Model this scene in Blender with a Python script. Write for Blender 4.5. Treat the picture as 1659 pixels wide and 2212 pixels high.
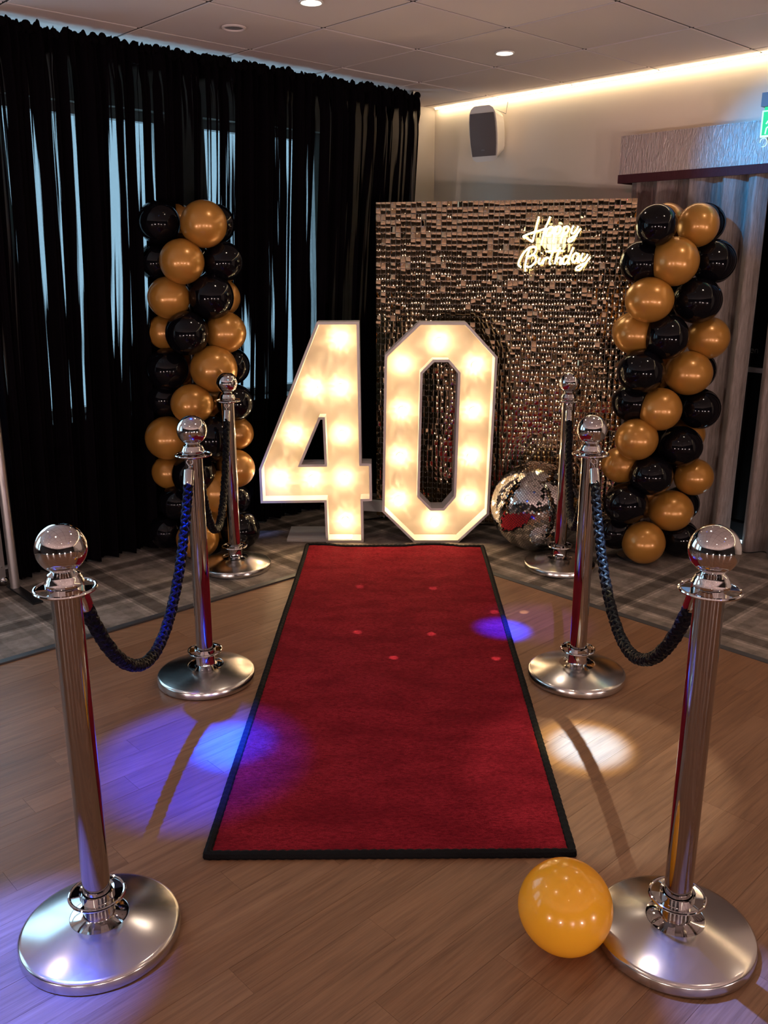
import bpy, bmesh, math, random
from mathutils import Vector, Matrix
random.seed(7)
SC = bpy.context.scene
for o in list(bpy.data.objects): bpy.data.objects.remove(o)

# ------------------------------------------------------------------ camera
F, PITCH, H, CX, CY = 1900.0, math.radians(15.8), 1.55, 829.5, 1106.0
cd = bpy.data.cameras.new('camera'); cam = bpy.data.objects.new('camera', cd)
SC.collection.objects.link(cam); SC.camera = cam
cam.location = (0, 0, H); cam.rotation_euler = (math.pi/2 - PITCH, 0, 0)
cd.sensor_fit = 'VERTICAL'; cd.sensor_height = 36.0; cd.lens = 36.0*F/2212.0
cd.clip_start = 0.05; cd.clip_end = 60

# ------------------------------------------------------------------ world (overcast daylight outside)
W = bpy.data.worlds.new('world'); SC.world = W; W.use_nodes = True
W.node_tree.nodes['Background'].inputs[0].default_value = (0.50, 0.80, 1.0, 1)
W.node_tree.nodes['Background'].inputs[1].default_value = 4.2

SC.view_settings.view_transform = 'Standard'
SC.view_settings.look = 'None'
SC.view_settings.gamma = 1.0
SC.view_settings.use_curve_mapping = False
SC.view_settings.exposure = 0.0
try:
    SC.cycles.use_denoising = True
    SC.cycles.sample_clamp_indirect = 6.0
    SC.cycles.max_bounces = 7
    SC.cycles.glossy_bounces = 4
    SC.cycles.diffuse_bounces = 4
    SC.cycles.transparent_max_bounces = 10
    SC.cycles.use_adaptive_sampling = True
    SC.cycles.adaptive_threshold = 0.08
    SC.cycles.caustics_reflective = False
    SC.cycles.caustics_refractive = False
except Exception:
    pass

# ------------------------------------------------------------------ pixel -> place helpers (frame 1659 x 2212)
SP, CP = math.sin(PITCH), math.cos(PITCH)
def ray(x, y):
    a = (x-CX)/F; b = -(y-CY)/F
    return Vector((a, CP + b*SP, -SP + b*CP))
CAM = Vector((0, 0, H))
def on_z(x, y, z=0.0):
    r = ray(x, y); return CAM + r*((z-H)/r.z)
def on_y(x, y, Y):
    r = ray(x, y); return CAM + r*(Y/r.y)
def ppm(p):                                  # pixels per metre at a point
    d = (p-CAM); return F/(d.y*CP - d.z*SP)
# room axes: the two walls meet in a corner; A runs from the window wall, B from the curtain wall
U = Vector((-1030-CX, F/CP, 0)).normalized()
V = Vector((U.y, -U.x, 0))
_w = on_z(1625, 1204, 0) + V*0.2
_r = ray(940, 236); _t = _w.xy.dot(V.xy)/_r.xy.dot(V.xy)
CORNER = CAM + _r*_t
CEIL = CORNER.z; C0 = Vector((CORNER.x, CORNER.y, 0))
def R(a, b, z=0.0): return C0 - U*a - V*b + Vector((0, 0, z))
def on_b(x, y, b):
    r = ray(x, y); q = C0 - V*b; return CAM + r*(q.xy.dot(V.xy)/r.xy.dot(V.xy))
def ab(p): d = p - C0; return -(d.x*U.x+d.y*U.y), -(d.x*V.x+d.y*V.y)
ROOMX = Matrix(((-V.x, -U.x, 0), (-V.y, -U.y, 0), (0, 0, 1)))   # local x = +b, local y = +a (left-handed check below)
RZ_B = math.atan2(-V.y, -V.x)    # heading of +b (along the window wall, away from the corner)
RZ_A = math.atan2(-U.y, -U.x)    # heading of +a (along the curtain wall, away from the corner)

# ------------------------------------------------------------------ scene-graph helpers
COL = SC.collection
def link(o, parent=None):
    COL.objects.link(o)
    if parent is not None: o.parent = parent
    return o
def tag(o, label=None, cat=None, group=None, kind=None):
    if label: o['label'] = label
    if cat: o['category'] = cat
    if group: o['group'] = group
    if kind: o['kind'] = kind
    return o
def empty(name, loc=(0, 0, 0), rz=0.0):
    o = bpy.data.objects.new(name, None); o.empty_display_size = 0.1
    o.location = loc; o.rotation_euler = (0, 0, rz); return link(o)
class MB:
    def __init__(s): s.v = []; s.f = []
    def add(s, vs, fs):
        n = len(s.v); s.v += [tuple(p) for p in vs]; s.f += [tuple(i+n for i in f) for f in fs]; return s
    def box(s, x0, x1, y0, y1, z0, z1):
        return s.add([(x0,y0,z0),(x1,y0,z0),(x1,y1,z0),(x0,y1,z0),(x0,y0,z1),(x1,y0,z1),(x1,y1,z1),(x0,y1,z1)],
                     [(0,3,2,1),(4,5,6,7),(0,1,5,4),(1,2,6,5),(2,3,7,6),(3,0,4,7)])
    def rbox(s, a0, a1, b0, b1, z0, z1):      # a box in room axes
        vs = [R(a,b,z) for z in (z0,z1) for (a,b) in ((a0,b0),(a1,b0),(a1,b1),(a0,b1))]
        return s.add(vs, [(0,1,2,3),(7,6,5,4),(4,5,1,0),(5,6,2,1),(6,7,3,2),(7,4,0,3)])
    def lathe(s, prof, n=48, c=(0,0,0)):
        vs = []; fs = []
        for (r, z) in prof:
            for k in range(n):
                t = 2*math.pi*k/n; vs.append((c[0]+r*math.cos(t), c[1]+r*math.sin(t), c[2]+z))
        for i in range(len(prof)-1):
            for k in range(n):
                k2 = (k+1) % n; fs.append((i*n+k, i*n+k2, (i+1)*n+k2, (i+1)*n+k))
        if prof[0][0] > 1e-6: fs.append(tuple(reversed(range(n))))
        if prof[-1][0] > 1e-6: fs.append(tuple((len(prof)-1)*n+k for k in range(n)))
        return s.add(vs, fs)
    def tube(s, pts, r, n=8, closed=False):
        pts = [Vector(p) for p in pts]; m = len(pts); vs = []; fs = []
        up = Vector((0, 0, 1)); prev = None
        for i, p in enumerate(pts):
            if closed: t = pts[(i+1) % m] - pts[i-1]
            else: t = pts[min(i+1, m-1)] - pts[max(i-1, 0)]
            t.normalize()
            if prev is None:
                ref = up if abs(t.z) < 0.9 else Vector((1, 0, 0)); nx = t.cross(ref).normalized()
            else:
                nx = (prev - t*prev.dot(t)); nx = nx.normalized() if nx.length > 1e-6 else t.orthogonal().normalized()
            prev = nx; ny = t.cross(nx)
            rr = r[i] if isinstance(r, (list, tuple)) else r
            for k in range(n):
                q = 2*math.pi*k/n; vs.append(p + nx*(rr*math.cos(q)) + ny*(rr*math.sin(q)))
        for i in range(m if closed else m-1):
            j = (i+1) % m
            for k in range(n):
                k2 = (k+1) % n; fs.append((i*n+k, i*n+k2, j*n+k2, j*n+k))
        if not closed:
            fs.append(tuple(reversed(range(n)))); fs.append(tuple((m-1)*n+k for k in range(n)))
        return s.add(vs, fs)
    def sphere(s, c, r, nu=32, nv=18, sz=1.0):
        prof = [(max(1e-7, r*math.sin(math.pi*i/nv)), -r*sz*math.cos(math.pi*i/nv)) for i in range(nv+1)]
        return s.lathe(prof, nu, c)
    def mesh(s, name, smooth=False):
        m = bpy.data.meshes.new(name); m.from_pydata(s.v, [], s.f); m.update()
        bm = bmesh.new(); bm.from_mesh(m); bmesh.ops.recalc_face_normals(bm, faces=bm.faces); bm.to_mesh(m); bm.free()
        if smooth: shade(m)
        return m
    def build(s, name, mat, parent=None, smooth=False):
        m = s.mesh(name, smooth); m.materials.append(mat)
        return link(bpy.data.objects.new(name, m), parent)
def shade(m, ang=38):
    for p in m.polygons: p.use_smooth = True
    try: m.set_sharp_from_angle(angle=math.radians(ang))
    except Exception: pass
def local(parent, obj):           # keep world-space mesh coordinates although the parent sits elsewhere
    obj.matrix_parent_inverse = Matrix.LocRotScale(parent.location, parent.rotation_euler, parent.scale).inverted(); return obj

# ------------------------------------------------------------------ materials
def sock(n, *names):
    for k in names:
        if k in n.inputs: return n.inputs[k]
def mat(name, col=(.8,.8,.8), rough=.5, metal=0.0, emit=None, estr=0.0, coat=0.0, spec=None, trans=0.0, ior=None, sheen=0.0, alpha=None):
    m = bpy.data.materials.new(name); m.use_nodes = True
    b = m.node_tree.nodes['Principled BSDF']
    b.inputs['Base Color'].default_value = (*col, 1); b.inputs['Roughness'].default_value = rough
    b.inputs['Metallic'].default_value = metal
    if emit: sock(b,'Emission Color').default_value = (*emit, 1); sock(b,'Emission Strength').default_value = estr
    if coat: sock(b,'Coat Weight').default_value = coat; sock(b,'Coat Roughness').default_value = 0.05
    if spec is not None: sock(b,'Specular IOR Level').default_value = spec
    if trans: sock(b,'Transmission Weight').default_value = trans
    if ior: b.inputs['IOR'].default_value = ior
    if sheen: sock(b,'Sheen Weight').default_value = sheen; sock(b,'Sheen Roughness').default_value = .5
    return m
class NT:
    def __init__(s, m): s.t = m.node_tree; s.n = s.t.nodes; s.b = s.n.get('Principled BSDF')
    def new(s, typ, **kw):
        n = s.n.new(typ)
        for k, v in kw.items(): setattr(n, k, v)
        return n
    def l(s, a, b): s.t.links.new(a, b)
    def val(s, x):
        return x
    def math(s, op, a, b=None, c=None, clamp=False):
        n = s.new('ShaderNodeMath', operation=op, use_clamp=clamp)
        for i, q in enumerate((a, b, c)):
            if q is None: continue
            if isinstance(q, (int, float)): n.inputs[i].default_value = q
            else: s.l(q, n.inputs[i])
        return n.outputs[0]
    def pos(s): return s.new('ShaderNodeNewGeometry').outputs['Position']
    def objc(s): return s.new('ShaderNodeTexCoord').outputs['Object']
    def scale(s, vec, sc, loc=(0,0,0), rot=(0,0,0)):
        n = s.new('ShaderNodeMapping'); s.l(vec, n.inputs[0]); n.inputs['Scale'].default_value = sc
        n.inputs['Location'].default_value = loc; n.inputs['Rotation'].default_value = rot; return n.outputs[0]
    def noise(s, vec, sc, det=3, rough=.5, dist=0.0):
        n = s.new('ShaderNodeTexNoise'); s.l(vec, n.inputs['Vector']); n.inputs['Scale'].default_value = sc
        n.inputs['Detail'].default_value = det; n.inputs['Roughness'].default_value = rough; n.inputs['Distortion'].default_value = dist
        return n.outputs[0]
    def ramp(s, fac, stops, interp='LINEAR'):
        n = s.new('ShaderNodeValToRGB'); n.color_ramp.interpolation = interp; e = n.color_ramp.elements
        while len(e) < len(stops): e.new(0.5)
        for el, (p, c) in zip(e, stops):
            el.position = p; el.color = (*c, 1) if isinstance(c, tuple) else (c, c, c, 1)
        s.l(fac, n.inputs[0]); return n.outputs[0]
    def mix(s, fac, a, b, blend='MIX'):
        n = s.new('ShaderNodeMix', data_type='RGBA', blend_type=blend)
        for i, q in ((0, fac), (6, a), (7, b)):
            if isinstance(q, (int, float)): n.inputs[i].default_value = q
            elif isinstance(q, tuple): n.inputs[i].default_value = (*q, 1)
            else: s.l(q, n.inputs[i])
        return n.outputs[2]
    def bump(s, h, strength=.3, dist=.01):
        n = s.new('ShaderNodeBump'); s.l(h, n.inputs['Height']); n.inputs['Strength'].default_value = strength
        n.inputs['Distance'].default_value = dist; s.l(n.outputs[0], s.b.inputs['Normal']); return n
    def col(s, c): s.l(c, s.b.inputs['Base Color'])
    def rough(s, c): s.l(c, s.b.inputs['Roughness'])
    def dot(s, vec, d):
        n = s.new('ShaderNodeVectorMath', operation='DOT_PRODUCT'); s.l(vec, n.inputs[0]); n.inputs[1].default_value = tuple(d); return n.outputs['Value']
M = {}
# plain paint / metals
M['chrome'] = mat('chrome', (.62,.60,.60), .05, 1.0)
M['chrome_post'] = mat('chrome_post', (.44,.41,.40), .045, 1.0)
M['steel'] = m = mat('brushed_steel', (.60,.57,.55), .26, 1.0); t = NT(m)
nz = t.noise(t.scale(t.objc(), (60, 60, 60)), 1.0, 6, .7, 1.5)
t.rough(t.ramp(nz, [(.3, .185), (.75, .225)]))
M['alu'] = mat('aluminium', (.55,.52,.52), .35, .9)
M['white_paint'] = m = mat('white_paint', (.82,.78,.74), .45); t = NT(m)
t.col(t.mix(t.noise(t.pos(), 9, 3), (.80,.76,.72), (.86,.82,.78)))
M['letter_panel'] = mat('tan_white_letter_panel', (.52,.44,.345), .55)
M['letter_rim'] = mat('white_letter_sides', (.62,.57,.55), .5)
M['mdf_white'] = mat('white_board', (.70,.68,.66), .5)
M['black_plastic'] = mat('black_plastic', (.012,.012,.014), .4)
M['black_rubber'] = mat('black_cable', (.01,.01,.011), .55)
M['grey_plastic'] = mat('grey_plastic', (.18,.17,.18), .5)
# walls
M['wall'] = m = mat('cream_plaster', (.74,.67,.58), .75); t = NT(m)
n1 = t.noise(t.pos(), 3, 4); t.col(t.mix(n1, (.72,.65,.56), (.78,.71,.62))); t.bump(t.noise(t.pos(), 120, 3), .08, .003)
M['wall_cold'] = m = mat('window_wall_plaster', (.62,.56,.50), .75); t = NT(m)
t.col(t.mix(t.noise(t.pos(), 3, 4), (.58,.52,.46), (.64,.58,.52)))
M['wall_dark'] = m = mat('dark_panelled_wall', (.06,.045,.04), .6); t = NT(m)
t.col(t.mix(t.noise(t.scale(t.pos(), (4, 4, .4)), 2, 3), (.012,.009,.009), (.045,.034,.03)))
M['dado'] = mat('dark_dado', (.03,.025,.028), .6)
M['ceil_tile'] = m = mat('ceiling_tile', (.50,.42,.40), .85); t = NT(m)
oi = t.new('ShaderNodeObjectInfo').outputs['Random']
t.col(t.mix(oi, (.66,.57,.555), (.72,.63,.61))); t.bump(t.noise(t.pos(), 260, 2, .7), .25, .002)
M['ceil_void'] = mat('ceiling_grid_shadow_gap', (.025,.02,.021), .8)
M['trim_grey'] = mat('grey_transition_strip', (.055,.055,.06), .45)
M['window_white'] = mat('white_window_frame', (.75,.74,.73), .4)
# glass
def glass_thin(name, col=(1,1,1), gloss=.08, rough=.02):
    m = bpy.data.materials.new(name); m.use_nodes = True; nt = m.node_tree; nt.nodes.clear()
    out = nt.nodes.new('ShaderNodeOutputMaterial'); mx = nt.nodes.new('ShaderNodeMixShader'); mx.inputs[0].default_value = gloss
    tr = nt.nodes.new('ShaderNodeBsdfTransparent'); tr.inputs[0].default_value = (*col, 1)
    gl = nt.nodes.new('ShaderNodeBsdfGlossy'); gl.inputs[1].default_value = rough
    nt.links.new(tr.outputs[0], mx.inputs[1]); nt.links.new(gl.outputs[0], mx.inputs[2]); nt.links.new(mx.outputs[0], out.inputs[0]); return m
M['pane'] = glass_thin('window_glass', (.92,.97,1), .06)
M['acrylic'] = glass_thin('clear_acrylic', (.96,.96,.93), .10)
M['door_glass'] = mat('dark_door_glass', (.004,.003,.003), .06)
M['dim_text'] = mat('grey_frosted_lettering', (.10,.10,.10), .6)
# wood floor
M['wood'] = m = mat('wood_plank', (.3,.17,.1), .42, spec=.3); t = NT(m)
oi = t.new('ShaderNodeObjectInfo').outputs['Random']
vm = t.new('ShaderNodeVectorMath', operation='ADD'); t.l(t.objc(), vm.inputs[0])
cmb = t.new('ShaderNodeCombineXYZ'); t.l(t.math('MULTIPLY', oi, 37.0), cmb.inputs[0]); t.l(t.math('MULTIPLY', oi, 91.0), cmb.inputs[1]); t.l(cmb.outputs[0], vm.inputs[1])
g1 = t.noise(t.scale(vm.outputs[0], (1.6, 26, 26)), 2.2, 6, .62, .6)
g2 = t.noise(t.scale(vm.outputs[0], (4, 150, 150)), 2.0, 3, .6)
base = t.mix(oi, (.215,.100,.049), (.31,.162,.090))
c = t.mix(t.ramp(g1, [(.32, 0.0), (.68, 1.0)]), t.mix(.7, base, (.10,.043,.022)), base)
c = t.mix(t.ramp(g2, [(.35, 0.0), (.7, .35)]), c, (.33,.19,.112))
t.col(c); t.rough(t.ramp(g2, [(.3, .36), (.7, .5)])); t.bump(g2, .12, .002)
# plaid carpet
M['plaid'] = m = mat('plaid_carpet', (.3,.25,.22), .95, spec=.05); t = NT(m)
p = t.pos()
aa = t.math('SUBTRACT', C0.xy.dot(U.xy), t.dot(p, U)); bb = t.math('SUBTRACT', C0.xy.dot(V.xy), t.dot(p, V))
wob = t.math('MULTIPLY', t.math('SUBTRACT', t.noise(p, 60, 2), .5), .012)
def stripes(x, off, per):
    f = t.math('FRACT', t.math('ADD', t.math('DIVIDE', t.math('ADD', t.math('SUBTRACT', x, off), wob), per), 100.5))
    return t.ramp(f, [(0, .86), (.14, .86), (.15, .72), (.27, .72), (.28, .93), (.345, .93), (.35, 1.25), (.365, 1.25), (.372, .80), (.41, .80), (.415, .42), (.585, .42),
                      (.59, .80), (.625, .80), (.632, 1.25), (.647, 1.25), (.652, .93), (.72, .93), (.73, .70), (.86, .70), (.87, .86)], 'LINEAR')
sA = stripes(aa, .82, .42); sB = stripes(bb, .86, .415)
k = t.mix(1.0, sA, sB, 'MULTIPLY')
mott = t.noise(p, 14, 5, .65)
fine = t.noise(p, 420, 2, .7)
colr = t.mix(t.ramp(mott, [(.3, 0.0), (.7, 1.0)]), (.33,.265,.23), (.60,.50,.44))
colr = t.mix(1.0, colr, k, 'MULTIPLY'); colr = t.mix(.35, colr, t.ramp(fine, [(.3, .02), (.75, .42)]), 'OVERLAY')
t.col(colr); t.bump(fine, .5, .004)
# red carpet
M['red'] = m = mat('red_carpet_pile', (.40,.02,.035), .95, spec=.05); t = NT(m); p = t.pos()
f1 = t.noise(p, 380, 3, .7); f2 = t.noise(t.scale(p, (1, 3.2, 1)), 60, 4, .6, .8); f3 = t.noise(t.scale(p, (1.0, 2.2, 1)), 4.0, 4, .6)
c = t.mix(t.ramp(f1, [(.28, 0.0), (.72, 1.0)]), (.20,.009,.018), (.56,.032,.055))
c = t.mix(t.ramp(f2, [(.38, .65), (.58, 0.0)]), c, (.11,.003,.008)); c = t.mix(t.ramp(f3, [(.36, .50), (.62, 0.0)]), c, (.13,.004,.010))
t.col(c); hh = t.math('ADD', t.math('MULTIPLY', f1, .6), t.math('MULTIPLY', f2, .8)); t.bump(hh, .8, .012)
M['binding'] = m = mat('black_whipped_binding', (.0045,.004,.005), .85, spec=.15); t = NT(m); t.bump(t.noise(t.pos(), 300, 2), .6, .004)
# balloons
M['gold'] = m = mat('gold_pearl_latex', (.46,.205,.035), .30, .35, coat=.35); t = NT(m)
t.col(t.mix(t.noise(t.objc(), 90, 2), (.42,.185,.030), (.52,.24,.045)))
sock(NT(m).b, 'Coat Roughness').default_value = .16
M['black_balloon'] = mat('black_latex', (.003,.0025,.004), .09, spec=.22, coat=.10)
M['loose_gold'] = m = mat('translucent_gold_latex', (.95,.52,.035), .22, coat=.5)
t = NT(m); tl = t.new('ShaderNodeBsdfTranslucent'); tl.inputs[0].default_value = (1.0,.60,.05,1)
mx = t.new('ShaderNodeMixShader'); mx.inputs[0].default_value = .35
out = t.n['Material Output']; t.l(t.b.outputs[0], mx.inputs[1]); t.l(tl.outputs[0], mx.inputs[2]); t.l(mx.outputs[0], out.inputs[0])
# rope
M['rope'] = m = mat('black_braided_rope', (.0035,.003,.005), .45, spec=.06); t = NT(m)
t.bump(t.noise(t.pos(), 420, 2), .4, .002)
# drape: sheer black cloth, nearly opaque where gathered, see-through where a single layer hangs
M['drape'] = m = bpy.data.materials.new('sheer_black_drape'); m.use_nodes = True; t = NT(m); t.n.remove(t.b)
out = t.n['Material Output']; mx = t.new('ShaderNodeMixShader'); tr = t.new('ShaderNodeBsdfTransparent'); tr.inputs[0].default_value = (.17,.17,.17,1)
df = t.new('ShaderNodeBsdfDiffuse'); df.inputs[0].default_value = (.0035,.0025,.0035,1)
p = t.objc(); sep = t.new('ShaderNodeSeparateXYZ'); t.l(p, sep.inputs[0])
lean = t.noise(t.scale(p, (1.2, 0, .25)), 1.0, 2)
xx = t.math('ADD', sep.outputs[0], t.math('MULTIPLY', t.math('SUBTRACT', lean, .5), .09))
cv = t.new('ShaderNodeCombineXYZ'); t.l(t.math('MULTIPLY', xx, 24.0), cv.inputs[0]); t.l(t.math('MULTIPLY', sep.outputs[2], .35), cv.inputs[2])
n1 = t.noise(cv.outputs[0], 1.0, 3, .6)
cv2 = t.new('ShaderNodeCombineXYZ'); t.l(t.math('MULTIPLY', xx, 1.1), cv2.inputs[0]); t.l(t.math('MULTIPLY', sep.outputs[2], .25), cv2.inputs[2])
n2 = t.noise(cv2.outputs[0], 1.0, 1)
grad = t.math('MULTIPLY', t.math('SUBTRACT', 2.0, sep.outputs[0], None), .050)          # fuller gathers towards the far end
thr = t.math('ADD', t.math('ADD', n1, t.math('MULTIPLY', t.math('SUBTRACT', n2, .5), .25)), grad)
fac = t.ramp(thr, [(.606, 1.0), (.634, .0)])
fac = t.math('MAXIMUM', fac, t.ramp(t.math('DIVIDE', sep.outputs[2], 3.0), [(2.43/3, 0.0), (2.45/3, 1.0)]))      # doubled rod pocket at the top
t.l(fac, mx.inputs[0]); t.l(tr.outputs[0], mx.inputs[1]); t.l(df.outputs[0], mx.inputs[2]); t.l(mx.outputs[0], out.inputs[0])
# long curtains, pelmet
M['curtain'] = m = mat('taupe_curtain_cloth', (.22,.165,.145), .55, sheen=.3); t = NT(m); p = t.pos()
cr = t.noise(t.scale(p, (1, 1, .10)), 130, 4, .65, .4)
t.col(t.mix(t.ramp(cr, [(.35, 0.0), (.65, 1.0)]), (.18,.135,.118), (.31,.245,.22))); t.bump(cr, .6, .006)
M['pelmet'] = m = mat('silver_crinkle_cloth', (.50,.44,.41), .36, .25); t = NT(m); p = t.pos()
w1 = t.noise(t.scale(p, (1, 1, .22)), 75, 3, .55, 1.2); t.bump(w1, .9, .012)
M['burgundy'] = m = mat('burgundy_trim', (.05,.006,.012), .8); t = NT(m); t.bump(t.noise(t.scale(t.pos(), (1,1,.1)), 260, 2), .6, .004)
# light sources
M['bulb'] = mat('lit_bulb', (1,.9,.7), .3, emit=(1.0,.80,.50), estr=16)
m = M['bulb']; t = NT(m); tr_ = t.new('ShaderNodeBsdfTransparent'); tr_.inputs[0].default_value = (1,.97,.92,1); mx_ = t.new('ShaderNodeMixShader'); mx_.inputs[0].default_value = .30
t.l(tr_.outputs[0], mx_.inputs[1]); t.l(t.b.outputs[0], mx_.inputs[2]); t.l(mx_.outputs[0], t.n['Material Output'].inputs[0])
M['neon'] = mat('lit_neon_tube', (1,.95,.8), .4, emit=(1.0,.86,.50), estr=3.2)
M['led'] = mat('warm_led_strip', (1,.9,.6), .4, emit=(1.0,.78,.47), estr=50)
M['lamp_disc'] = mat('lit_downlight_lens', (1,.9,.8), .4, emit=(1.0,.90,.72), estr=10)
M['blue_lens'] = mat('lit_blue_lens', (.1,.2,1), .3, emit=(.05,.18,1.0), estr=22)
M['white_lens'] = mat('lit_white_lens', (1,1,1), .3, emit=(.9,.95,1.0), estr=22)
M['exit_green'] = mat('lit_exit_panel', (.01,.20,.08), .4, emit=(.03,.62,.20), estr=1.0)
M['exit_white'] = mat('lit_exit_white', (.3,.4,.35), .4, emit=(.62,1.0,.88), estr=1.1)
# sequins / mirrors
M['sequin'] = m = mat('gold_mirror_sequin', (.60,.43,.26), .06, 1.0)
M['sequin_board'] = mat('clear_sequin_grid_panel', (.42,.36,.31), .4)
M['pin'] = mat('sequin_pin', (.75,.68,.58), .3)
M['mirror'] = mat('mirror_tile', (.80,.78,.75), .04, 1.0)
M['ball_core'] = mat('dark_ball_core', (.02,.018,.016), .6)
M['speaker'] = mat('pale_speaker_shell', (.78,.74,.68), .45)
M['grille'] = m = mat('grey_speaker_grille', (.13,.11,.11), .6); t = NT(m); t.bump(t.noise(t.pos(), 500, 1), .4, .002)
M['socket'] = mat('bulb_holder', (.75,.70,.62), .5)

# ------------------------------------------------------------------ lights
def spot(name, loc, target, power, col, deg, blend=.5, size=.02, parent=None):
    d = bpy.data.lights.new(name, 'SPOT'); d.energy = power; d.color = col; d.spot_size = math.radians(deg); d.spot_blend = blend; d.shadow_soft_size = size
    o = bpy.data.objects.new(name, d); o.location = loc
    o.rotation_euler = (Vector(target)-Vector(loc)).to_track_quat('-Z', 'Y').to_euler(); return link(o, parent)
def point(name, loc, power, col, size, parent=None):
    d = bpy.data.lights.new(name, 'POINT'); d.energy = power; d.color = col; d.shadow_soft_size = size
    o = bpy.data.objects.new(name, d); o.location = loc; return link(o, parent)

# ================================================================== THE ROOM
AMAX, BMAX = 9.2, 9.4
S = 'structure'
WOOD_A, WOOD_B, WOOD_A1, WOOD_B1 = 1.165, 1.455, 6.2, 6.7
# wooden dance floor: slab, then single planks as children
fl = MB().rbox(WOOD_A, AMAX, WOOD_B, BMAX, -.10, -.006).build('floor', M['wood']); tag(fl, 'worn brown wood plank dance floor', 'floor', kind=S)
PW, PL = .0985, .92
def plank_mesh(L):
    g = .0003; return MB().box(g, L-g, g, PW-g, 0, .006).mesh('plank')
pm = {}
b0 = WOOD_B; row = 0; a = WOOD_A
while a < WOOD_A1:
    b = WOOD_B; first = True; off = [0, .37, .68, .21, .55, .84][row % 6]*PL + random.uniform(-.06, .06)
    while b < WOOD_B1:
        L = PL if not first else max(.15, PL-off % PL)
        L = round(min(L, WOOD_B1-b), 2)
        if L < .02: break
        first = False
        if L not in pm: pm[L] = plank_mesh(L); pm[L].materials.append(M['wood'])
        o = bpy.data.objects.new('plank', pm[L]); o.location = R(a+PW, b, -.006 + .0004*random.random()); o.rotation_euler = (0, 0, RZ_B)
        # local x runs along +b; local y must run towards smaller a
        link(o, fl); b += L
    a += PW; row += 1
# plaid border carpet, L-shaped along both walls
pc = MB().rbox(0, WOOD_A-.035, 0, BMAX, -.10, 0).rbox(WOOD_A-.035, AMAX, 0, WOOD_B-.035, -.10, 0).build('floor_carpet', M['plaid'])
tag(pc, 'grey brown plaid carpet border along the walls', 'carpet', kind=S)
t1 = MB().rbox(WOOD_A-.035, WOOD_A, WOOD_B-.035, BMAX, -.10, .0025).build('trim_1', M['trim_grey']); tag(t1, 'dark grey edging strip between plaid carpet and planks, window side', 'edging', kind=S)
t2 = MB().rbox(WOOD_A, AMAX, WOOD_B-.035, WOOD_B, -.10, .0025).build('trim_2', M['trim_grey']); tag(t2, 'dark grey edging strip between plaid carpet and planks, curtain side', 'edging', kind=S)
# ceiling: slab with separate tiles hung below it
TH = .006
ce = MB().rbox(-.1, AMAX+.1, -.1, BMAX+.1, CEIL+TH, CEIL+.15).build('ceiling', M['ceil_void']); tag(ce, 'suspended ceiling of square mauve grey tiles', 'ceiling', kind=S)
TA, TB, A0, B0 = .575, .6065, .577, .131
def tile(a0, a1, b0, b1):
    if a1-a0 < .03 or b1-b0 < .03: return
    g = .008
    o = MB().rbox(a0+g, a1-g, b0+g, b1-g, CEIL+random.uniform(0, .003), CEIL+TH+.004).build('ceiling_tile', M['ceil_tile'], ce)
la = [0.0]+[A0+TA*i for i in range(20) if A0+TA*i < AMAX]+[AMAX]
lb = [0.0]+[B0+TB*i for i in range(20) if B0+TB*i < BMAX]+[BMAX]
for i in range(len(la)-1):
    for j in range(len(lb)-1): tile(la[i], la[i+1], lb[j], lb[j+1])
# window wall (A = 0) with openings
SILL, HEAD = .735, 2.335
wins = [(.98, 1.88), (2.08, 3.02), (3.12, 4.5), (5.4, 6.8), (7.4, 8.6)]
w = MB(); prev = -.2
w.rbox(-.2, 0, -.2, BMAX+.2, 0, SILL).rbox(-.2, 0, -.2, BMAX+.2, HEAD, CEIL+.15)
for (x0, x1) in wins: w.rbox(-.2, 0, prev, x0, SILL, HEAD); prev = x1
w.rbox(-.2, 0, prev, BMAX+.2, SILL, HEAD)
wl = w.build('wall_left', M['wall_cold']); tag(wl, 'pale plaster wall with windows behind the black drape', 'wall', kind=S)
for i, (x0, x1) in enumerate(wins):
    e = empty('window_%d' % (i+1), R(0, (x0+x1)/2, SILL)); tag(e, 'white framed daylight window, number %d from the corner' % (i+1), 'window', kind=S)
    def wp(mb, n, m): return local(e, mb.build(n, m, e))
    f = MB(); d0, d1 = -.13, -.07
    f.rbox(d0, d1, x0, x0+.05, SILL, HEAD).rbox(d0, d1, x1-.05, x1, SILL, HEAD).rbox(d0, d1, x0+.05, x1-.05, SILL, SILL+.05).rbox(d0, d1, x0+.05, x1-.05, HEAD-.05, HEAD)
    wp(f, 'window_frame', M['window_white'])
    mid = (x0+x1)/2
    wp(MB().rbox(d0, d1, mid-.025, mid+.025, SILL+.05, HEAD-.05), 'mullion', M['window_white'])
    for (q0, q1) in ((x0+.05, mid-.025), (mid+.025, x1-.05)):
        wp(MB().rbox(-.105, -.10, q0, q1, SILL+.05, HEAD-.05), 'pane', M['pane'])
    wp(MB().rbox(-.07, .10, x0-.04, x1+.04, SILL-.03, SILL+.004), 'window_sill', M['window_white'])
dd = MB().rbox(0, .02, .3, BMAX, .02, .60).build('trim_3', M['dado']); tag(dd, 'dark panelling below the windows', 'panelling', kind=S)
bs = MB().rbox(0, .03, .3, BMAX, 0, .02).build('baseboard_left', M['window_white']); tag(bs, 'thin white skirting under the dark panelling', 'skirting', kind=S)
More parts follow.
